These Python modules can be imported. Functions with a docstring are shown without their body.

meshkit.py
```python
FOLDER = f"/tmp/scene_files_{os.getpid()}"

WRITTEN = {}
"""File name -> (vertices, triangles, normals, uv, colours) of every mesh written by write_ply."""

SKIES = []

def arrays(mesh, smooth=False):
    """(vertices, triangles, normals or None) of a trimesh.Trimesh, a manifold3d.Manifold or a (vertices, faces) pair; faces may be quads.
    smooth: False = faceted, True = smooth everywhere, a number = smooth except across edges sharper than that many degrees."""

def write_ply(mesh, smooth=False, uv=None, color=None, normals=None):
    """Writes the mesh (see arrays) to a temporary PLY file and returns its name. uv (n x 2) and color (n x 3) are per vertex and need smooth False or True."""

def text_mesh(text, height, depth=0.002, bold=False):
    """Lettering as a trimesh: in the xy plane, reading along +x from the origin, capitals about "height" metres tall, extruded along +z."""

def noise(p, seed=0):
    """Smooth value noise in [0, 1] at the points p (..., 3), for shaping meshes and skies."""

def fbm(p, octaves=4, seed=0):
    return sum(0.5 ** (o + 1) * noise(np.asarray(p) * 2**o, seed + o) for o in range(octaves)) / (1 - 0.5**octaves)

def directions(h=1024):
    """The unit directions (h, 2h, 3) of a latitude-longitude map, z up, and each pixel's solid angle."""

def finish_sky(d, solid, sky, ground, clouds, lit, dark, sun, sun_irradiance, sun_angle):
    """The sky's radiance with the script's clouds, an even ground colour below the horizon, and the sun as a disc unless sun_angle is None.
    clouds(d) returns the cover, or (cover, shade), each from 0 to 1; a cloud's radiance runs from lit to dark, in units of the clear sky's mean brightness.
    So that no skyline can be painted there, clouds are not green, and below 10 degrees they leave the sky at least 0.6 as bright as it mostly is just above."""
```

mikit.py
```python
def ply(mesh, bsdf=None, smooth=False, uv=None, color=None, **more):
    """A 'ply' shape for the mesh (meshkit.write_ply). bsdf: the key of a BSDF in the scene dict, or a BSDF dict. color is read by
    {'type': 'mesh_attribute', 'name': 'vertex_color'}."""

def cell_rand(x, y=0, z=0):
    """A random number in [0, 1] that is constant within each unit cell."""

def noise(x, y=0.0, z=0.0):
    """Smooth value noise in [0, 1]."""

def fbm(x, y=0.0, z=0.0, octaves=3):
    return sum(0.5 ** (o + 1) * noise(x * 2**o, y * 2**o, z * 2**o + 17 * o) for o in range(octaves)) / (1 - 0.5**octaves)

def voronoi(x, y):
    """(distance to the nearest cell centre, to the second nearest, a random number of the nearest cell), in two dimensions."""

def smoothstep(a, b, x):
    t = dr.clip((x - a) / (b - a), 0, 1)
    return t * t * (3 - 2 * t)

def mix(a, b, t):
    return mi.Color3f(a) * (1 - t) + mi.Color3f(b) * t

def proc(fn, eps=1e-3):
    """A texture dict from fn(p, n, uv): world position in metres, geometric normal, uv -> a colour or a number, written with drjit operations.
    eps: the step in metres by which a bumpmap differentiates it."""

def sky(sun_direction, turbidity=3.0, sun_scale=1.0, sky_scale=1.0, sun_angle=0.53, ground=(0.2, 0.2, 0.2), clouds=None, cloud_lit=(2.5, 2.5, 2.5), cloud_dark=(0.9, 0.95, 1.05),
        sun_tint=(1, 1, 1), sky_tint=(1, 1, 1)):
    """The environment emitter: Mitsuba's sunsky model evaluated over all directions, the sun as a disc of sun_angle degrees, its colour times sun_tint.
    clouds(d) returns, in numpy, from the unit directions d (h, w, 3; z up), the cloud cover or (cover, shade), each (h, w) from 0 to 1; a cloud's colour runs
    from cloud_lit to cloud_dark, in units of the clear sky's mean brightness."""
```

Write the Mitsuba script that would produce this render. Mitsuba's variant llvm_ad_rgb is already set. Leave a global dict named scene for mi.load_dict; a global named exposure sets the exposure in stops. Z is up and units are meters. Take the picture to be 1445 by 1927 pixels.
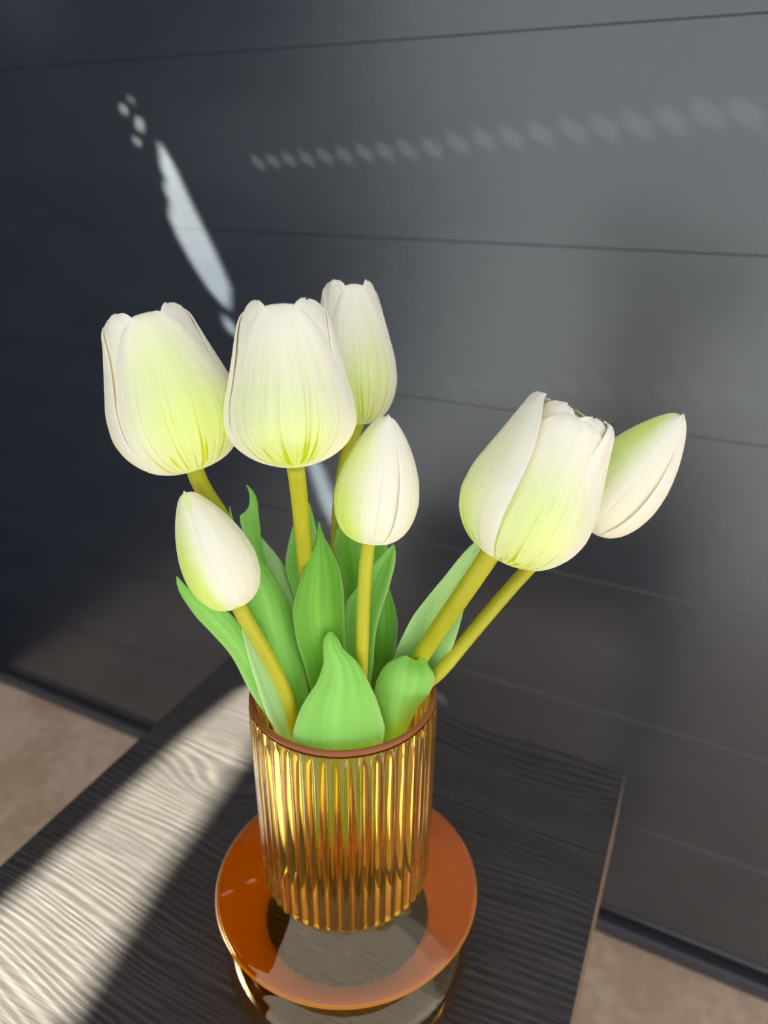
import math, numpy as np, trimesh, mitsuba as mi, drjit as dr
import mikit, meshkit
from mikit import noise, fbm, smoothstep, mix, proc
from scipy.interpolate import PchipInterpolator, CubicSpline
from shapely.geometry import Polygon, Point, box
from shapely.ops import unary_union

rng = np.random.default_rng(7)
T = mi.ScalarTransform4f
scene, labels = {}, {}

# ------------------------------------------------------------------ camera
F_PX = 1424.72
CAM = np.array([0.1690, -0.2854, 0.9178])
FWD = np.array([-0.4134, 0.8129, -0.4102]); FWD /= np.linalg.norm(FWD)
RIGHT = np.array([0.8902, 0.4556, 0.0057]); RIGHT -= FWD * (RIGHT @ FWD); RIGHT /= np.linalg.norm(RIGHT)
DOWN = np.cross(FWD, RIGHT)
scene['camera'] = {
    'type': 'thinlens', 'fov_axis': 'x', 'fov': 2 * math.degrees(math.atan(722.5 / F_PX)),
    'aperture_radius': 0.0018, 'focus_distance': 0.345, 'near_clip': 0.02, 'far_clip': 200.0,
    'to_world': T().look_at(origin=CAM.tolist(), target=(CAM + FWD).tolist(), up=(-DOWN).tolist())}

# ------------------------------------------------------------------ sky, sun, exposure
exposure = 3.05
SUN_TRAVEL = np.array([0.80, 0.42, -0.45]); SUN_TRAVEL /= np.linalg.norm(SUN_TRAVEL)


def clouds(d):
    z = d[..., 2]
    n = meshkit.fbm(np.stack([d[..., 0] / (z + .3), d[..., 1] / (z + .3), 0 * z], -1).reshape(-1, 3) * 1.7).reshape(z.shape)
    return np.clip(.75 + .6 * n, 0, 1), np.clip(.35 + .8 * n, 0, 1)


scene['sky'] = mikit.sky(-SUN_TRAVEL, turbidity=3.0, sun_scale=8.6, sky_scale=1.0, ground=(.11, .115, .13), clouds=clouds,
                         cloud_lit=(2.15, 2.15, 2.2), cloud_dark=(1.45, 1.5, 1.55), sun_tint=(.78, 1.0, 1.28), sky_tint=(.9, 1, 1.1))

# ------------------------------------------------------------------ helpers
WALL_Y, TABLE_Z, RIM_Z = 0.4584, 0.4554, 0.6654


def at(px, py, depth):
    """world point seen at a pixel of the photograph, at a distance along the lens axis (how the flowers were measured)"""
    return CAM + depth * (FWD + (px - 722.5) / F_PX * RIGHT + (py - 963.5) / F_PX * DOWN)


def numbered(name):
    if name not in scene and name not in labels: return name
    k = 1
    while f'{name}_{k:03d}' in scene or f'{name}_{k:03d}' in labels: k += 1
    return f'{name}_{k:03d}'


def thing(name, label, cat, group=None):
    key = numbered(name)
    labels[key] = {'label': label, 'category': cat}
    if group: labels[key]['group'] = group
    return key


def obj(name, mesh, bsdf, parent=None, smooth=False, uv=None, label=None, **more):
    key = numbered(f'{parent}__{name}' if parent else name)
    scene[key] = mikit.ply(mesh, bsdf, smooth=smooth, uv=uv, **more)
    if label: labels[key] = {'label': label}
    return key


def bevel_box(x0, x1, y0, y1, z0, z1, c=.002):
    """a box with chamfered edges"""
    v = []
    for sx in (0, 1):
        for sy in (0, 1):
            for sz in (0, 1):
                p = np.array([(x0, x1)[sx], (y0, y1)[sy], (z0, z1)[sz]], float)
                d = np.array([1 - 2 * sx, 1 - 2 * sy, 1 - 2 * sz]) * c
                for k in range(3):
                    q = p + d; q[k] = p[k]; v.append(q)
    return trimesh.convex.convex_hull(np.array(v))


def sheet_shell(P, t):
    """closed shell of thickness t round the surface grid P (rows, cols, 3); (mesh, uv)"""
    n, m = P.shape[:2]
    du, dv = np.gradient(P, axis=1), np.gradient(P, axis=0)
    N = np.cross(du, dv); L = np.linalg.norm(N, axis=2, keepdims=True)
    N = np.where(L > 1e-14, N / np.maximum(L, 1e-14), 0)
    for i in (0, n - 1):                                   # poles: take the neighbour row's normal
        j = 1 if i == 0 else n - 2
        bad = L[i, :, 0] < 1e-10
        N[i, bad] = N[j, bad]
    U, V = np.meshgrid(np.linspace(0, 1, m), np.linspace(0, 1, n))
    edge = np.clip(np.minimum(np.minimum(U, 1 - U) * 9, np.minimum(V * 30, (1 - V) * 18)), 0, 1)
    w = (.25 + .75 * np.sqrt(edge))[..., None] * t / 2
    A, B = P + N * w, P - N * w
    v = np.concatenate([A.reshape(-1, 3), B.reshape(-1, 3)])
    uv = np.concatenate([np.stack([U, V], -1).reshape(-1, 2)] * 2)
    f, k = [], n * m
    idx = np.arange(n * m).reshape(n, m)
    a, b, c, d = idx[:-1, :-1].ravel(), idx[:-1, 1:].ravel(), idx[1:, 1:].ravel(), idx[1:, :-1].ravel()
    f += [np.stack([a, b, c], 1), np.stack([a, c, d], 1), np.stack([a + k, c + k, b + k], 1), np.stack([a + k, d + k, c + k], 1)]
    ring = np.concatenate([idx[0, :], idx[1:, -1], idx[-1, -2::-1], idx[-2:0:-1, 0]])
    r2 = np.roll(ring, -1)
    f += [np.stack([ring, ring + k, r2 + k], 1), np.stack([ring, r2 + k, r2], 1)]
    return trimesh.Trimesh(v, np.concatenate(f), process=False), uv


def tube(pts, radii, seg=20, sub=8):
    pts = np.array(pts, float); s = np.r_[0, np.cumsum(np.linalg.norm(np.diff(pts, axis=0), axis=1))]
    tt = np.linspace(0, s[-1], sub * (len(pts) - 1) + 1)
    C = CubicSpline(s, pts)(tt); R = PchipInterpolator(s, radii)(tt)
    D = np.gradient(C, axis=0); D /= np.linalg.norm(D, axis=1, keepdims=True)
    a = np.cross(D[0], [.3, .9, .1]); a /= np.linalg.norm(a)
    rows, V = [], []
    th = np.linspace(0, 2 * np.pi, seg, endpoint=False)
    for i in range(len(C)):
        a = a - D[i] * (a @ D[i]); a /= np.linalg.norm(a); b = np.cross(D[i], a)
        rr = R[i] * (1 + .035 * np.cos(3 * th + .4))
        V.append(C[i] + rr[:, None] * (np.cos(th)[:, None] * a + np.sin(th)[:, None] * b))
    n = len(C); V = np.concatenate(V + [C[:1], C[-1:]])
    F = []
    for i in range(n - 1):
        j = np.arange(seg); k = (j + 1) % seg
        F += [np.stack([i * seg + j, i * seg + k, (i + 1) * seg + k], 1), np.stack([i * seg + j, (i + 1) * seg + k, (i + 1) * seg + j], 1)]
    j = np.arange(seg); k = (j + 1) % seg
    F += [np.stack([k, j, 0 * j + n * seg], 1), np.stack([(n - 1) * seg + j, (n - 1) * seg + k, 0 * j + n * seg + 1], 1)]
    return trimesh.Trimesh(V, np.concatenate(F), process=False)


def lathe(profile, seg=192, mod=None):
    """closed profile [(r, z)...] turned round the vase's axis; mod(theta, i) scales the radius"""
    pr = np.array(profile, float); n = len(pr)
    th = np.linspace(0, 2 * np.pi, seg, endpoint=False)
    V = np.zeros((n, seg, 3))
    for i, (r, z) in enumerate(pr):
        rr = r + (mod(th, i) if mod else 0 * th)
        V[i] = np.stack([rr * np.cos(th), rr * np.sin(th), 0 * th + z], 1)
    F = []
    j = np.arange(seg); k = (j + 1) % seg
    for i in range(n):
        i2 = (i + 1) % n
        F += [np.stack([i * seg + j, i * seg + k, i2 * seg + k], 1), np.stack([i * seg + j, i2 * seg + k, i2 * seg + j], 1)]
    return trimesh.Trimesh(V.reshape(-1, 3), np.concatenate(F), process=False)


# ------------------------------------------------------------------ materials
def lin(r, g, b):
    return tuple(((c / 255 + .055) / 1.055) ** 2.4 if c > 10 else c / 255 / 12.92 for c in (r, g, b))


def wall_col(p, n, uv):
    f = fbm(p.x * 9, p.y * 9, p.z * 26, 3)
    return mix((.025, .031, .044), (.034, .041, .056), f)


def wall_bump(p, n, uv):
    return fbm(p.x * 220, p.y * 220, p.z * 420, 2)


scene['wall_paint'] = {'type': 'bumpmap', 'arbitrary': {**proc(wall_bump, 4e-4)}, 'scale': .00012,
                       'bsdf': {'type': 'blendbsdf', 'weight': .05, 'paint': {'type': 'principled', 'base_color': proc(wall_col), 'roughness': .30, 'specular': 1.0},
                                'varnish': {'type': 'roughconductor', 'material': 'none', 'alpha': .10}}}
scene['gap_paint'] = {'type': 'principled', 'base_color': {'type': 'rgb', 'value': [.012, .012, .015]}, 'roughness': .6}
scene['plinth_paint'] = {'type': 'principled', 'base_color': {'type': 'rgb', 'value': [.075, .075, .088]}, 'roughness': .5}


def floor_col(p, n, uv):
    a = fbm(p.x * 11, p.y * 11, 0, 4); b = fbm(p.x * 90, p.y * 90, 3, 2)
    return mix((.56, .38, .26), (.76, .56, .40), smoothstep(.25, .75, a * .7 + b * .3))


scene['floor_stone'] = {'type': 'principled', 'base_color': proc(floor_col), 'roughness': .7, 'specular': .35}


def grain(p):
    """height field of brushed black ash: long growth lines along x, with two drawn-out knots"""
    wx = p.x * 2.2; y = p.y
    warp = (fbm(wx * 2.0, y * 9.0, 1.0, 3) - .5) * .035
    k1 = dr.exp(-(dr.square((p.x + .155) / .055) + dr.square((p.y - .075) / .022)))
    k2 = dr.exp(-(dr.square((p.x - .06) / .12) + dr.square((p.y - .20) / .03)))
    v = y + warp + k1 * .020 + k2 * .018
    ring = .5 + .5 * dr.sin(v * 2 * math.pi / .0052 + 9 * noise(v * 70, 2.0, p.x * 1.2))
    ring = dr.power(ring, 2.2)
    fine = noise(p.x * 55, y * 1500, 4.0)
    return ring * (.25 + .75 * noise(p.x * 5, y * 45, 9)), fine


def table_col(p, n, uv):
    r, f = grain(p)
    c = mix((.026, .022, .022), (.095, .082, .077), dr.clip(.6 * r + .45 * dr.square(f), 0, 1))
    return c


def table_bump(p, n, uv):
    r, f = grain(p)
    return r * .8 + f * .5


scene['black_ash'] = {'type': 'bumpmap', 'arbitrary': proc(table_bump, 3e-4), 'scale': .00016,
                      'bsdf': {'type': 'principled', 'base_color': proc(table_col), 'roughness': .45, 'specular': .45}}


def edge_col(p, n, uv):
    return mix((.12, .075, .045), (.22, .14, .085), fbm(p.y * 20, p.z * 600, p.x * 3, 2))


scene['table_edge'] = {'type': 'principled', 'base_color': proc(edge_col), 'roughness': .6}
scene['unseen_wall_paint'] = {'type': 'principled', 'base_color': {'type': 'rgb', 'value': [.16, .165, .18]}, 'roughness': .6}  # boards out of view, lightened to lift their reflection in the back wall

scene['ribbed_glass'] = {'type': 'blendbsdf', 'weight': .035,  # a little diffuse amber stands in for the glow inside the neck
                         'a': {'type': 'dielectric', 'int_ior': 1.5, 'ext_ior': 1.0, 'specular_transmittance': {'type': 'rgb', 'value': [.96, .785, .31]}},
                         'b': {'type': 'twosided', 'bsdf': {'type': 'diffuse', 'reflectance': {'type': 'rgb', 'value': [.80, .38, .02]}}}}


def amber(weight, tint, body):  # diffuse body colour stands in for light carried inside the glass
    return {'type': 'blendbsdf', 'weight': weight,
            'a': {'type': 'thindielectric', 'int_ior': 1.5, 'specular_transmittance': {'type': 'rgb', 'value': tint}},
            'b': {'type': 'twosided', 'bsdf': {'type': 'roughplastic', 'diffuse_reflectance': {'type': 'rgb', 'value': body}, 'alpha': .08}}}


scene['clear_amber'] = {'type': 'thindielectric', 'int_ior': 1.45, 'specular_transmittance': {'type': 'rgb', 'value': [.97, .84, .44]}}
scene['deep_amber'] = amber(.6, [.95, .58, .08], [.95, .40, .006])
scene['rim_amber'] = amber(.7, [.9, .5, .2], [.42, .13, .045])


def petal_fn(lime, streak, reach=1.0):
    def fn(p, n, uv):
        u, v = uv.x, uv.y
        c = dr.abs(u - .5) * 2
        blot = fbm(p.x * 40, p.y * 40, p.z * 25, 2)
        tint = lime * smoothstep(1.0 * reach, .12, v) * smoothstep(1.05, .2, c) * (.45 + 1.1 * (blot - .2))
        col = mix((.90, .845, .70), (.72, .85, .20), dr.clip(tint, 0, 1))
        fine = noise(u * 70, v * 3.0, p.x * 5)
        j = dr.floor(p.x * 9) + dr.floor(p.y * 9) * 7
        m = mi.Float(0)
        for o in (0, 40):
            x = u * 9 + .35 * (noise(v * 3.0, p.x * 6, 7 + o) - .5) + o * .013
            i = dr.floor(x)
            a, b, e, w = (mikit.cell_rand(i + o, k, j) for k in (3, 5, 9, 13))
            d = dr.abs(x - i - .25 - .5 * w)
            low = .09 + .10 * a
            wide = .06 + .15 * e * smoothstep(.45, .12, v)
            s1 = smoothstep(low - .03, low + .02, v) * smoothstep(low + .10 + .30 * b, low + .05, v) * (.25 + .9 * e)
            s2 = .30 * smoothstep(.10, .2, v) * smoothstep(.8, .4, v) * dr.select(b > .5, 1.0, .15)
            m = dr.maximum(m, smoothstep(wide, wide * .35, d) * dr.maximum(s1, s2) * (.7 + .6 * noise(v * 30, i, 3)))
        m = m * smoothstep(.85, .5, c)
        col = mix(col, (.56, .63, .010), dr.clip(m * streak, 0, 1))
        return col * (.97 + .06 * fine)
    return fn


def petal_bump(p, n, uv):
    return noise(uv.x * 60, uv.y * 2.5, 1) * .6 + noise(uv.x * 17, uv.y * 1.5, 5)


def petal(lime, streak, reach=1.0):
    return {'type': 'bumpmap', 'arbitrary': proc(petal_bump, 3e-4), 'scale': .00022,
            'bsdf': {'type': 'principled', 'base_color': proc(petal_fn(lime, streak, reach)), 'roughness': .42, 'specular': .4, 'sheen': .3}}


scene['petal_open'] = petal(1.1, 1.35)
scene['petal_yellow'] = petal(.95, 1.3, 1.5)
scene['petal_inner'] = petal(.45, .2)
scene['petal_bud_lime'] = petal(1.7, .35, 1.5)
scene['petal_bud_pale'] = petal(.10, .05)


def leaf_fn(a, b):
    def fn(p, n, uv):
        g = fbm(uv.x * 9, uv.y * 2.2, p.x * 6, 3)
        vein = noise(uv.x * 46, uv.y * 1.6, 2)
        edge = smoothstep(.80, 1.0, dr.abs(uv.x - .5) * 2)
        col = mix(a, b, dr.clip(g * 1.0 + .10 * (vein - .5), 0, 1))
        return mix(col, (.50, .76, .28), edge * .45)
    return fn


def leaf(a, b):
    return {'type': 'principled', 'base_color': proc(leaf_fn(a, b)), 'roughness': .42, 'specular': .4}


scene['leaf_green'] = leaf((.20, .55, .06), (.36, .74, .15))
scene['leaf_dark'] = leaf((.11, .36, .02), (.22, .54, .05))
scene['leaf_pale'] = leaf((.40, .70, .24), (.56, .82, .36))


def stem_col(p, n, uv):
    return mix((.40, .38, .010), (.58, .56, .03), fbm(p.x * 60, p.y * 60, p.z * 12, 2))


scene['stem_green'] = {'type': 'principled', 'base_color': proc(stem_col), 'roughness': .4, 'specular': .4}

# ------------------------------------------------------------------ setting: floor, clad wall, plinth
scene['floor'] = mikit.ply(trimesh.creation.box(bounds=[[-1.08, -.62, -.1], [1.0, .56, 0]]), 'floor_stone')
labels['floor'] = {'label': 'beige mottled stone floor under the dark table', 'kind': 'structure'}
JOINTS = [.054, .1975, .3495, .515, .690, .8545, 1.0305, 1.200, 1.370, 1.540, 1.710, 1.880, 2.050, 2.220, 2.4]
labels['wall_back'] = {'label': 'dark grey wall of wide horizontal boards behind the table', 'kind': 'structure'}
obj('backing', trimesh.creation.box(bounds=[[-1.2, WALL_Y + .022, 0], [3.0, WALL_Y + .06, 2.4]]), 'gap_paint', 'wall_back')
for a, b in zip(JOINTS[:-1], JOINTS[1:]):
    # each board leans out a little at its foot, as lapped cladding does
    m = bevel_box(-1.079, 3.0, WALL_Y, WALL_Y + .02, a + .0002, b - .0002, .0005)
    obj('plank', m, 'wall_paint', 'wall_back')
obj('bottom_lip', bevel_box(-1.079, 3.0, WALL_Y - .003, WALL_Y + .02, .0485, .0538, .001), 'wall_paint', 'wall_back')
labels['baseboard_back'] = {'label': 'grey plinth strip along the foot of the dark wall', 'kind': 'structure'}
scene['baseboard_back'] = mikit.ply(bevel_box(-1.079, 3.0, WALL_Y - .001, WALL_Y + .022, 0, .022, .002), 'plinth_paint')

# unseen side wall blocking the sun; gaps cut to cast the light patches
SX = -1.08
STRIP = [(-.5036, .955), (-.4813, .9234), (-.4593, .8814), (-.4302, .8282), (-.4128, .792), (-.4151, .7672), (-.4225, .7641), (-.4468, .7847), (-.4715, .8159),
         (-.4917, .8483), (-.5003, .8688), (-.4964, .8847), (-.5032, .8996), (-.4977, .9093), (-.5043, .9189)]
BITS = [[(-.5519, .9853), (-.5454, .9851), (-.5467, .9775), (-.5533, .9777)], [(-.5383, .993), (-.5335, .9928), (-.5342, .9886), (-.5391, .9887)],
        [(-.5306, .9717), (-.5226, .9716), (-.5246, .9596), (-.5327, .9597)], [(-.5382, .951), (-.5301, .9509), (-.531, .9453), (-.5392, .9454)],
        [(-.4297, .7566), (-.4202, .7555), (-.406, .7377), (-.4158, .7342), (-.4277, .744)],
        [(-.3188, .5942), (-.2958, .5912), (-.2633, .5154), (-.2715, .4912), (-.294, .5272)], [(-.1309, .3051), (-.1216, .2958), (-.1287, .2872)]]
DOTS = [(.1154, .9625), (.0866, .9624), (.0589, .9587), (.0312, .9561), (.0046, .9537), (-.0231, .952), (-.0517, .9494), (-.079, .9472), (-.1062, .9457), (-.1328, .9433),
        (-.1585, .9389), (-.1852, .9372), (-.2097, .9359), (-.2326, .9346), (-.2561, .9327), (-.2801, .9318), (-.3023, .9298), (-.3243, .9288), (-.3448, .9273), (-.3644, .9257)]
DOTS2 = [(.153 - .031 * k, .7365 - .003 * k) for k in range(10)]
TABLE_STRIP = [(-.228, -.40), (-.2265, -.0848), (-.2305, .1252), (-.226, .19), (-.203, .232), (-.183, .19), (-.1665, .1194), (-.1488, -.0122), (-.1248, -.1156), (-.07, -.40)]


def to_side(p):
    p = np.array(p, float); t = (SX - p[0]) / SUN_TRAVEL[0]
    q = p + t * SUN_TRAVEL
    return q[1], q[2]


on_wall = lambda pts: Polygon([to_side((x, WALL_Y, z)) for x, z in pts])
gaps = [on_wall(STRIP).buffer(-.001)] + [on_wall(b) for b in BITS] + [Polygon([to_side((x, y, TABLE_Z)) for x, y in TABLE_STRIP])]  # wanted sun patches projected back along the sun onto the unseen wall
gaps += [Point(*to_side((x, WALL_Y, z))).buffer(.0022 + .0008 * (x + .37) / .48, 6) for x, z in DOTS] + [Point(*to_side((x, WALL_Y, z))).buffer(.0018, 6) for x, z in DOTS2]
gaps = unary_union([g.buffer(0) for g in gaps])
labels['unseen_wall_left'] = {'label': 'unseen board side wall, out of view, with gaps cut to shape the sun patches', 'kind': 'structure'}
for a, b in zip(np.arange(-1.61, .45, .23), np.arange(-1.61, .45, .23) + .23):
    poly = box(a, .0, b if b < .4 else .50, 2.6 if a > -1.16 else 1.0).difference(gaps)  # rear boards kept low so the back wall reflects open sky
    for g in getattr(poly, 'geoms', [poly]):
        if g.area < 1e-6: continue
        m = trimesh.creation.extrude_polygon(g, .002)
        v = m.vertices; m = trimesh.Trimesh(np.stack([SX - v[:, 2], v[:, 0], v[:, 1]], 1), m.faces, process=False)
        obj('board', m, 'unseen_wall_paint', 'unseen_wall_left')

# ------------------------------------------------------------------ side table
c5, s5 = math.cos(.0501), math.sin(.0501)
rot = lambda m: m.apply_transform(np.array([[c5, -s5, 0, 0], [s5, c5, 0, 0], [0, 0, 1, 0], [0, 0, 0, 1]]))
TX0, TX1, TY1, TY0 = -.2608, .1405, .2456, -.165
tab = thing('side_table', 'square black side table with brushed wood grain under the amber vase', 'table')
obj('tabletop', rot(bevel_box(TX0, TX1, TY0, TY1, TABLE_Z - .0012, TABLE_Z, .0006)), 'black_ash', tab)
obj('edge_panel', rot(bevel_box(TX0, TX1, TY0, TY1, TABLE_Z - .085, TABLE_Z - .0013, .0008)), 'table_edge', tab, label='brown wooden edge of the tabletop')
for x in (TX0 + .012, TX1 - .047):
    for y in (TY0 + .012, TY1 - .047):
        obj('leg', rot(bevel_box(x, x + .035, y, y + .035, 0, TABLE_Z - .0852, .002)), 'black_ash', tab)

# ------------------------------------------------------------------ vase
vase = thing('vase', 'amber glass vase with a ribbed neck and a wide round collar, holding tulips', 'vase')
Z0 = TABLE_Z
NR, NB = 48, .0835                                           # ribs; height at which the neck meets the collar
outer = [(.0486, NB), (.0488, NB + .003), (.0490, NB + .02), (.0493, NB + .05), (.0496, NB + .08), (.0498, .1995), (.0499, .2035), (.0499, .2066)]
inner = [(.0470, .2066), (.0469, .19), (.0463, .13), (.0458, NB + .004), (.0456, NB)]
amp = [.0006, .0009, .00095, .00095, .00095, .00095, .0007, .0001] + [0] * len(inner)
ribs = lambda th, i: amp[i] * (np.abs(np.cos(NR / 2 * th)) ** .8 * 2 - 1.25)
neck = lathe([(r, z + Z0) for r, z in outer + inner], seg=NR * 12, mod=ribs)
neck.invert() if neck.volume < 0 else None
obj('neck', neck, 'ribbed_glass', vase, smooth=40, label='vertically ribbed amber glass neck')
lip = lathe([(.0499 - .0014 + .0015 * math.cos(a) if a < math.pi / 2 or a > 4.6 else .0484 + .0015 * math.cos(a), Z0 + .2085 + .0017 * math.sin(a)) for a in np.linspace(0, 2 * math.pi, 16, endpoint=False)], seg=160)
lip.invert() if lip.volume < 0 else None
obj('lip', lip, 'rim_amber', vase, smooth=True, label='smooth brownish glass rim')


def shell_of(profile, t, n=6):
    """closed thin profile from an open one: there and back again, t apart"""
    pr = np.array(profile, float)
    s = np.r_[0, np.cumsum(np.linalg.norm(np.diff(pr, axis=0), axis=1))]
    q = PchipInterpolator(s, pr)(np.linspace(0, s[-1], n * (len(pr) - 1) + 1))
    d = np.gradient(q, axis=0); d /= np.linalg.norm(d, axis=1, keepdims=True)
    nn = np.stack([d[:, 1], -d[:, 0]], 1)
    back = q - nn * t; back[:, 0] = np.maximum(back[:, 0], .0004)
    return [(r, z + Z0) for r, z in np.concatenate([q, back[::-1]])]


def lathe_shell(profile, t):
    m = lathe(shell_of(profile, t), seg=160)
    if m.volume < 0: m.invert()
    return m


obj('collar', lathe_shell([(.0470, .0832), (.052, .0815), (.062, .0772), (.072, .0722), (.0765, .0695), (.0776, .0675)], .0015), 'clear_amber', vase, smooth=40)
obj('collar_underside', lathe_shell([(.0776, .0673), (.0768, .0655), (.070, .0605), (.060, .0520), (.0525, .0440), (.0500, .0400)], .0018), 'deep_amber', vase, smooth=40, label='deep orange underside of the collar')
obj('base', lathe_shell([(.0500, .0398), (.054, .0385), (.064, .0345), (.0715, .0265), (.0745, .0165), (.0735, .0070), (.0705, .0025), (.064, .0008), (.03, .0008), (.0006, .0008)], .0016), 'clear_amber', vase, smooth=40)

# ------------------------------------------------------------------ tulips
OPEN = [(0, .0), (.28, .010), (.55, .045), (.78, .12), (.94, .225), (1.0, .33), (.985, .44), (.90, .58), (.80, .72), (.71, .85), (.64, .94), (.56, .985), (.47, 1.0)]
OPEN2 = [(0, .0), (.25, .018), (.50, .05), (.73, .105), (.91, .185), (1.0, .285), (.985, .38), (.90, .53), (.81, .69), (.73, .83), (.65, .93), (.57, .98), (.48, 1.0)]
BUD = [(0, .0), (.30, .008), (.58, .045), (.82, .13), (.96, .25), (1.0, .36), (.95, .50), (.80, .66), (.58, .81), (.36, .92), (.17, .985), (.05, 1.005)]


def bloom(parent, base, tip, rmax, petals, profile, yaw=0.0, squash=1.0):
    """petals: dicts of az (degrees, 0 faces the lens side), half (angular half width), rs, hs, ridge, spiral, lean, notch, mat"""
    base, tip = np.array(base), np.array(tip)
    Zx = tip - base; h = np.linalg.norm(Zx); Zx /= h
    X = (CAM - base); X -= Zx * (X @ Zx); X /= np.linalg.norm(X); Y = np.cross(Zx, X)
    pr = np.array(profile); s = np.r_[0, np.cumsum(np.linalg.norm(np.diff(pr * [rmax, h], axis=0), axis=1))]; s /= s[-1]
    fr, fz = PchipInterpolator(s, pr[:, 0]), PchipInterpolator(s, pr[:, 1])
    for k, q in enumerate(petals):
        n, m = 44, 33
        v, u = np.linspace(.015, 1, n)[:, None], np.linspace(-1, 1, m)[None, :]
        vv = v * q.get('top', 1.0)
        half = math.radians(q.get('half', 68))
        shape = np.clip(v / .16, 0, 1) ** .55 * np.sqrt(np.clip(1 - np.clip((v - .45) / .553, 0, 1) ** q.get('blunt', 4.5), 0, 1))
        rr0 = np.maximum(fr(vv), .02)
        ang = math.radians(q['az'] + yaw) + u * half * shape + q.get('twist', 0) * v
        r = rmax * rr0 * q.get('rs', 1.0) * (1 + q.get('spiral', .03) * u * np.sin(np.pi * np.clip(v, 0, 1)) + q.get('lift', .03) * u * u * (v * 1.0) - q.get('flat', 0) * u * u)
        r = r + rmax * q.get('ridge', .02) * np.exp(-(u / .22) ** 2) * np.sin(np.pi * v)
        r = r + rmax * q.get('lean', 0) * v ** 2.2
        r = r + rmax * .012 * np.sin(u * 9 + k * 2.1 + v * 4) * v * np.abs(u)
        z = h * fz(vv) * q.get('hs', 1.0) + h * q.get('notch', .007) * np.sin(u * 5 + k) * v ** 8 - h * .0 * u
        cx, cy = r * np.cos(ang), r * np.sin(ang) * squash
        P = base + cx[..., None] * X + cy[..., None] * Y + (z + 0 * ang)[..., None] * Zx
        mesh, uv = sheet_shell(P, q.get('t', .0012))
        obj('petal', mesh, q.get('mat', 'petal_open'), parent, smooth=True, uv=uv)


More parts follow.
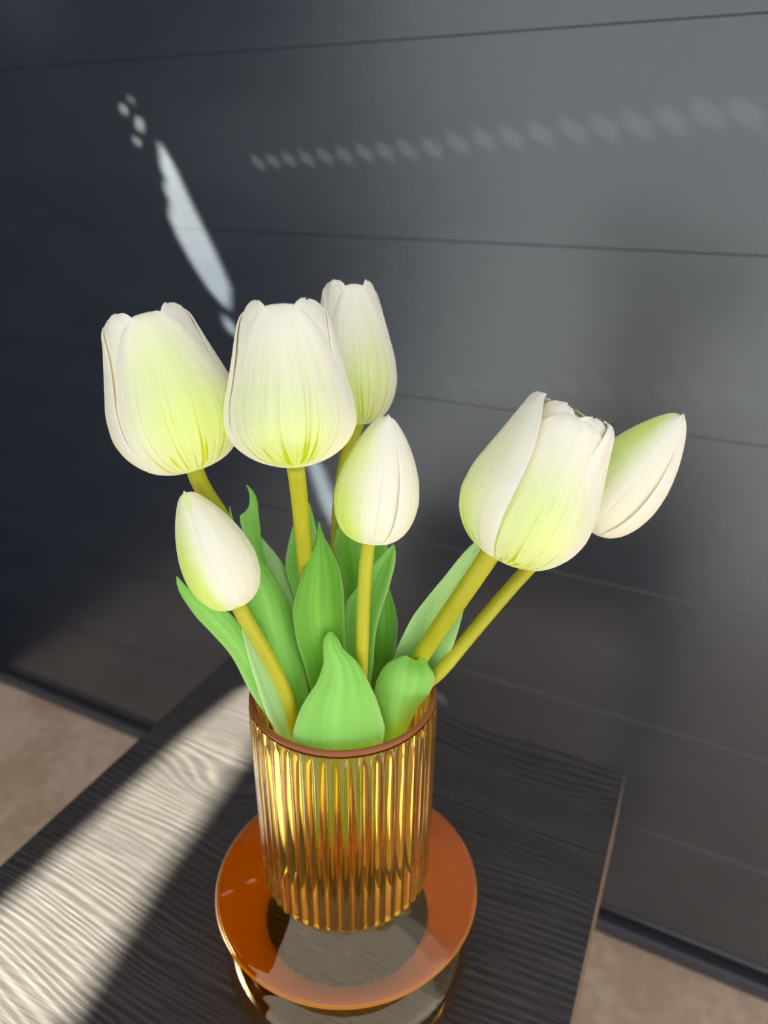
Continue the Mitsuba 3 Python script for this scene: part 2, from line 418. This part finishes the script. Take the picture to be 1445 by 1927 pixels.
def leaf_blade(parent, rows, mat='leaf_green', t=.0016, label=None, torn=None):
    """rows from tip to foot: (left x, left y, right x, right y, left depth, right depth, bulge in mm towards the lens)"""
    R = np.array(rows, float)
    L = np.array([at(a[0], a[1], a[4]) for a in R]); Q = np.array([at(a[2], a[3], a[5]) for a in R])
    mid = (L + Q) / 2
    s = np.r_[0, np.cumsum(np.linalg.norm(np.diff(mid, axis=0), axis=1) + 1e-4)]; tt = np.linspace(0, s[-1], 40)
    L, Q, B = PchipInterpolator(s, L)(tt), PchipInterpolator(s, Q)(tt), PchipInterpolator(s, R[:, 6])(tt) / 1000
    u = np.linspace(0, 1, 19)[None, :, None]
    P = L[:, None] * (1 - u) + Q[:, None] * u
    view = CAM - P; view /= np.linalg.norm(view, axis=2, keepdims=True)
    P = P + view * B[:, None, None] * (4 * u * (1 - u))
    if torn:                                                # ragged top: how far (mm) the edge is torn down at each of these places across
        fall = np.interp(np.linspace(0, 1, 19), *zip(*torn))[None, :, None] / 1000
        down = (P[6] - P[0]); down /= np.linalg.norm(down, axis=1, keepdims=True)
        P = P + down[None] * fall * np.exp(-np.arange(40) / 4.5)[:, None, None]
    mesh, uv = sheet_shell(P, t)
    return obj('leaf', mesh, mat, parent, smooth=True, uv=uv, label=label)


def stem(parent, pts, r0, r1):
    P = [at(*p) for p in pts]
    obj('stem', tube(P, np.linspace(r0, r1, len(P))), 'stem_green', parent, smooth=True)


px = lambda n, d: n * d / F_PX
G = 'white tulips in the amber vase'


def open_set(yaw=0, front=70, **f):
    return [dict(az=62 + yaw, half=62, rs=.94, hs=1.0, lift=.02, spiral=0, mat='petal_inner'), dict(az=-62 + yaw, half=62, rs=.94, hs=1.01, lift=.02, spiral=0, mat='petal_inner'),
            dict(az=180 + yaw, half=62, rs=.93, hs=.99, spiral=0, mat='petal_inner'),
            dict(az=125 + yaw, half=66, rs=1.0, hs=.99), dict(az=-122 + yaw, half=66, rs=1.0, hs=.985),
            dict(dict(az=0 + yaw, half=front, rs=1.02, hs=.965, spiral=0, lift=-.02, ridge=.03, blunt=2.3, notch=0), **f)]


# 1: left bloom
t1 = thing('tulip', 'large white tulip leaning left, leftmost of the big open blooms', 'tulip', G)
bloom(t1, at(368, 884, .343), at(268, 588, .330), px(121, .338), open_set(4, 66, mat='petal_yellow'), OPEN)
stem(t1, [(366, 880, .343), (384, 922, .351), (412, 965, .364), (478, 1110, .396), (555, 1280, .418), (606, 1420, .432), (630, 1560, .45), (640, 1640, .462)], .0040, .0042)
# 2: centre bloom
t2 = thing('tulip', 'large upright white tulip in the middle front, green streaked at its foot', 'tulip', G)
bloom(t2, at(556, 880, .322), at(533, 572, .316), px(121, .32), open_set(-6, 70), OPEN2)
stem(t2, [(556, 876, .322), (563, 930, .336), (576, 1080, .374), (598, 1250, .406), (622, 1400, .42), (640, 1520, .44), (655, 1640, .458)], .0038, .0040)
# 3: bloom behind
t3 = thing('tulip', 'narrower white tulip standing behind the middle bloom, topmost of all', 'tulip', G)
bloom(t3, at(678, 798, .42), at(655, 533, .412), px(76, .415), open_set(14, 62), OPEN)
stem(t3, [(674, 796, .42), (655, 850, .42), (636, 980, .425), (634, 1100, .43), (640, 1260, .44), (648, 1400, .448), (655, 1560, .46), (650, 1640, .468)], .0036, .0040)
# 4: right bloom
t4 = thing('tulip', 'large white tulip leaning right with an outer petal folded open', 'tulip', G)
bloom(t4, at(948, 1052, .35), at(1085, 768, .333), px(120, .342),
      [dict(az=48, half=64, rs=.945, hs=.985, mat='petal_inner', spiral=0, lean=-.03), dict(az=-35, half=62, rs=.92, hs=1.0, mat='petal_inner', spiral=0, lean=-.14),
       dict(az=178, half=66, rs=.93, hs=.985, mat='petal_inner', spiral=0, lean=-.1), dict(az=120, half=62, rs=1.0, hs=.99, lean=.04), dict(az=-125, half=62, rs=1.0, hs=.98),
       dict(az=82, half=50, rs=.985, hs=.985, lean=.05, mat='petal_inner', blunt=3.0), dict(az=-70, half=56, rs=1.08, hs=1.0, lean=.03, lift=.05, blunt=3.0), dict(az=14, half=66, rs=1.015, hs=.96, spiral=0, lift=-.01, ridge=.03, blunt=3.2, notch=.003)], OPEN)
stem(t4, [(936, 1020, .352), (902, 1072, .360), (848, 1150, .377), (795, 1229, .40), (742, 1330, .418), (700, 1430, .43), (670, 1540, .445), (655, 1640, .46)], .0048, .0044)
# 5: lower left bud
t5 = thing('tulip', 'closed white tulip bud low at the left, above the vase rim', 'tulip', G)


def bud_set(left, edge1, edge2, mats, over=False):
    """left outer petal (its right edge at azimuth edge1), recessed middle one, right outer petal (its left edge at edge2), two behind"""
    return [dict(az=180, half=75, rs=.95, spiral=0, mat=mats[2], blunt=9), dict(az=(edge1 + edge2) / 2, half=55, rs=.905, spiral=0, mat=mats[1], blunt=5, ridge=.0, hs=1.02), dict(az=-120, half=60, rs=.955, spiral=0, mat=mats[0], blunt=9),
            dict(az=edge1 - 72, half=72, rs=1.0, spiral=0, lift=.0, mat=mats[0], blunt=9), dict(az=edge2 + 62, half=62, rs=1.0 + .03 * over, spiral=0, lift=.0, mat=mats[2], blunt=9)]


bloom(t5, at(449, 1138, .345), at(350, 930, .334), px(66, .34), bud_set(0, -8, -14, ['petal_bud_lime', 'petal_bud_lime', 'petal_bud_pale'], True), BUD)
stem(t5, [(448, 1136, .345), (457, 1155, .347), (476, 1188, .352), (512, 1250, .364), (542, 1318, .377), (560, 1390, .392), (590, 1500, .425), (620, 1640, .455)], .0036, .0034)
# 6: middle bud
t6 = thing('tulip', 'closed white tulip bud on a straight stem in the middle', 'tulip', G)
bloom(t6, at(697, 1020, .345), at(728, 787, .334), px(77, .34), bud_set(0, 4, 32, ['petal_bud_lime', 'petal_bud_pale', 'petal_bud_pale']), BUD)
stem(t6, [(694, 1016, .345), (689, 1060, .35), (684, 1140, .362), (681, 1240, .378), (674, 1340, .395), (664, 1450, .42), (660, 1640, .452)], .0031, .0033)
# 7: far right bud
t7 = thing('tulip', 'closed white tulip bud furthest right, pointing outwards', 'tulip', G)
bloom(t7, at(1103, 992, .394), at(1279, 785, .382), px(76, .389), bud_set(0, 8, 42, ['petal_bud_lime', 'petal_bud_pale', 'petal_bud_pale']), BUD)
stem(t7, [(1106, 988, .394), (1070, 1005, .393), (1012, 1052, .392), (930, 1142, .393), (855, 1232, .399), (818, 1273, .402), (772, 1308, .411), (738, 1400, .425), (695, 1500, .44), (665, 1640, .46)], .0036, .0038)

# leaves
leaf_blade(t5, [(332, 1084, 335, 1087, .366, .366, 0), (338, 1114, 372, 1120, .367, .362, 1), (364, 1154, 425, 1148, .368, .362, 3), (401, 1194, 448, 1172, .370, .366, 4), (434, 1232, 474, 1215, .374, .371, 4),
                (470, 1300, 510, 1262, .383, .380, 3), (512, 1366, 550, 1332, .391, .39, 2), (555, 1450, 590, 1440, .41, .41, 1), (600, 1540, 625, 1540, .43, .43, 0)], 'leaf_green')
leaf_blade(t5, [(451, 1160, 453, 1161, .366, .366, 0), (456, 1195, 476, 1192, .366, .368, 0), (474, 1262, 505, 1255, .370, .374, -1), (498, 1335, 535, 1325, .376, .382, -2), (522, 1385, 556, 1378, .382, .387, -2),
                (545, 1450, 590, 1450, .40, .40, 0), (590, 1520, 610, 1520, .42, .42, 0)], 'leaf_pale')
leaf_blade(t1, [(431, 953, 433, 954, .376, .376, 0), (434, 980, 442, 988, .375, .375, 0), (440, 1010, 464, 1023, .374, .376, 1), (446, 1050, 502, 1068, .373, .379, 2), (455, 1100, 539, 1124, .374, .382, 4),
                (470, 1160, 558, 1180, .377, .385, 5), (495, 1240, 571, 1255, .383, .389, 5), (524, 1310, 581, 1308, .390, .395, 4), (548, 1380, 600, 1370, .40, .405, 2), (575, 1470, 615, 1470, .42, .42, 1), (610, 1560, 630, 1560, .44, .44, 0)])
leaf_blade(t1, [(463, 912, 465, 913, .405, .405, 0), (470, 937, 483, 937, .404, .404, 0), (467, 958, 487, 972, .404, .405, 0), (452, 968, 489, 985, .403, .406, 0), (457, 1000, 491, 1012, .403, .406, 1),
                (470, 1040, 498, 1045, .405, .408, 2), (490, 1085, 508, 1085, .407, .41, 1), (530, 1200, 550, 1200, .418, .42, 0), (580, 1330, 600, 1330, .43, .43, 0)])
leaf_blade(t1, [(490, 1010, 492, 1012, .415, .415, 0), (490, 1040, 508, 1030, .414, .414, 1), (500, 1075, 526, 1052, .413, .414, 2), (515, 1110, 544, 1080, .413, .415, 2), (530, 1140, 560, 1120, .415, .417, 2),
                (550, 1200, 580, 1180, .42, .42, 1), (590, 1330, 610, 1330, .435, .435, 0)], 'leaf_pale')
leaf_blade(t2, [(580, 946, 582, 947, .418, .418, 0), (556, 978, 590, 973, .412, .418, -1), (545, 1015, 596, 1000, .410, .418, -3), (537, 1065, 598, 1050, .410, .418, -4), (548, 1108, 600, 1110, .412, .418, -4),
                (570, 1200, 606, 1200, .42, .423, -2), (605, 1340, 625, 1340, .435, .435, 0)])
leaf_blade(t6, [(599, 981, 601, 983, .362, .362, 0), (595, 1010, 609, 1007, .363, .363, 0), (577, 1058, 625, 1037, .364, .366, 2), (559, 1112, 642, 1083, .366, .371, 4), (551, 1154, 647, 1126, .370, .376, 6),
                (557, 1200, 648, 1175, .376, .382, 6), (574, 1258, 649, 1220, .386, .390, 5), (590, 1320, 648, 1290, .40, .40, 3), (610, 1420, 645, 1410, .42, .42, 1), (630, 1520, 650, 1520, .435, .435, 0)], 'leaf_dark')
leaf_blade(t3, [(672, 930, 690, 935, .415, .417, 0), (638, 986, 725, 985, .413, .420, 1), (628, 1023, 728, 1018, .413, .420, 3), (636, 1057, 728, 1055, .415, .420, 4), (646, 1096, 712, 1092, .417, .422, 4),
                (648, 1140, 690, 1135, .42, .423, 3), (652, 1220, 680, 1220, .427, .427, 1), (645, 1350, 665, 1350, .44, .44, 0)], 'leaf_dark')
leaf_blade(t6, [(740, 1024, 743, 1028, .392, .392, 0), (716, 1047, 744, 1046, .394, .390, -1), (694, 1072, 742, 1066, .397, .389, -2), (670, 1108, 731, 1108, .400, .389, -3), (650, 1138, 716, 1152, .402, .389, -4),
                (647, 1180, 706, 1198, .404, .391, -4), (648, 1235, 702, 1250, .408, .396, -3), (652, 1290, 696, 1298, .413, .403, -2), (655, 1380, 684, 1380, .42, .42, 0), (650, 1500, 668, 1500, .44, .44, 0)])
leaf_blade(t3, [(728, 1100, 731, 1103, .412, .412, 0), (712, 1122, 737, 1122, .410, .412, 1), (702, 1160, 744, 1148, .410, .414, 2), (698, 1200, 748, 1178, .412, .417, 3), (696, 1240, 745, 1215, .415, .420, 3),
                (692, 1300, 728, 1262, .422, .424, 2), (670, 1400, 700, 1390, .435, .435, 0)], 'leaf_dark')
leaf_blade(t4, [(897, 1016, 899, 1019, .372, .372, 0), (871, 1042, 905, 1048, .376, .374, -1), (839, 1082, 893, 1085, .382, .378, -3), (806, 1122, 879, 1118, .388, .382, -5), (777, 1160, 872, 1148, .394, .387, -7),
                (760, 1192, 861, 1190, .399, .392, -8), (742, 1232, 844, 1236, .405, .399, -8), (728, 1275, 818, 1280, .412, .406, -6), (712, 1340, 765, 1340, .42, .418, -3), (680, 1430, 715, 1430, .432, .432, 0)], 'leaf_pale')
leaf_blade(t6, [(617, 1190, 627, 1190, .372, .372, 0), (611, 1196, 634, 1198, .371, .371, 1), (608, 1218, 645, 1221, .370, .370, 2), (609, 1248, 670, 1244, .369, .370, 3), (598, 1281, 692, 1281, .369, .370, 4),
                (576, 1315, 706, 1311, .370, .371, 5), (560, 1348, 716, 1341, .371, .372, 5), (551, 1382, 724, 1373, .371, .373, 5), (556, 1404, 721, 1393, .371, .373, 5), (564, 1425, 714, 1415, .376, .378, 5), (572, 1470, 704, 1462, .386, .388, 5), (588, 1530, 688, 1530, .402, .402, 4), (608, 1590, 670, 1590, .425, .425, 1)],
           label='short front leaf folded over the rim')
leaf_blade(t7, [(747, 1234, 800, 1231, .392, .398, 0), (735, 1240, 803, 1240, .391, .399, 2), (721, 1257, 812, 1256, .390, .395, 5), (709, 1283, 817, 1274, .389, .396, 7), (706, 1303, 809, 1298, .389, .398, 8),
                (711, 1334, 786, 1330, .389, .402, 8), (720, 1366, 768, 1364, .390, .400, 7), (722, 1405, 760, 1400, .400, .405, 4), (700, 1470, 735, 1470, .42, .42, 1), (680, 1550, 705, 1550, .44, .44, 0)],
           label='short curled leaf with a torn pale top', torn=[(0, 2.5), (.15, .6), (.3, 0), (.5, 1.8), (.7, 3.4), (.82, 1.2), (.88, -1.4), (.93, 2.6), (1, 3.5)])
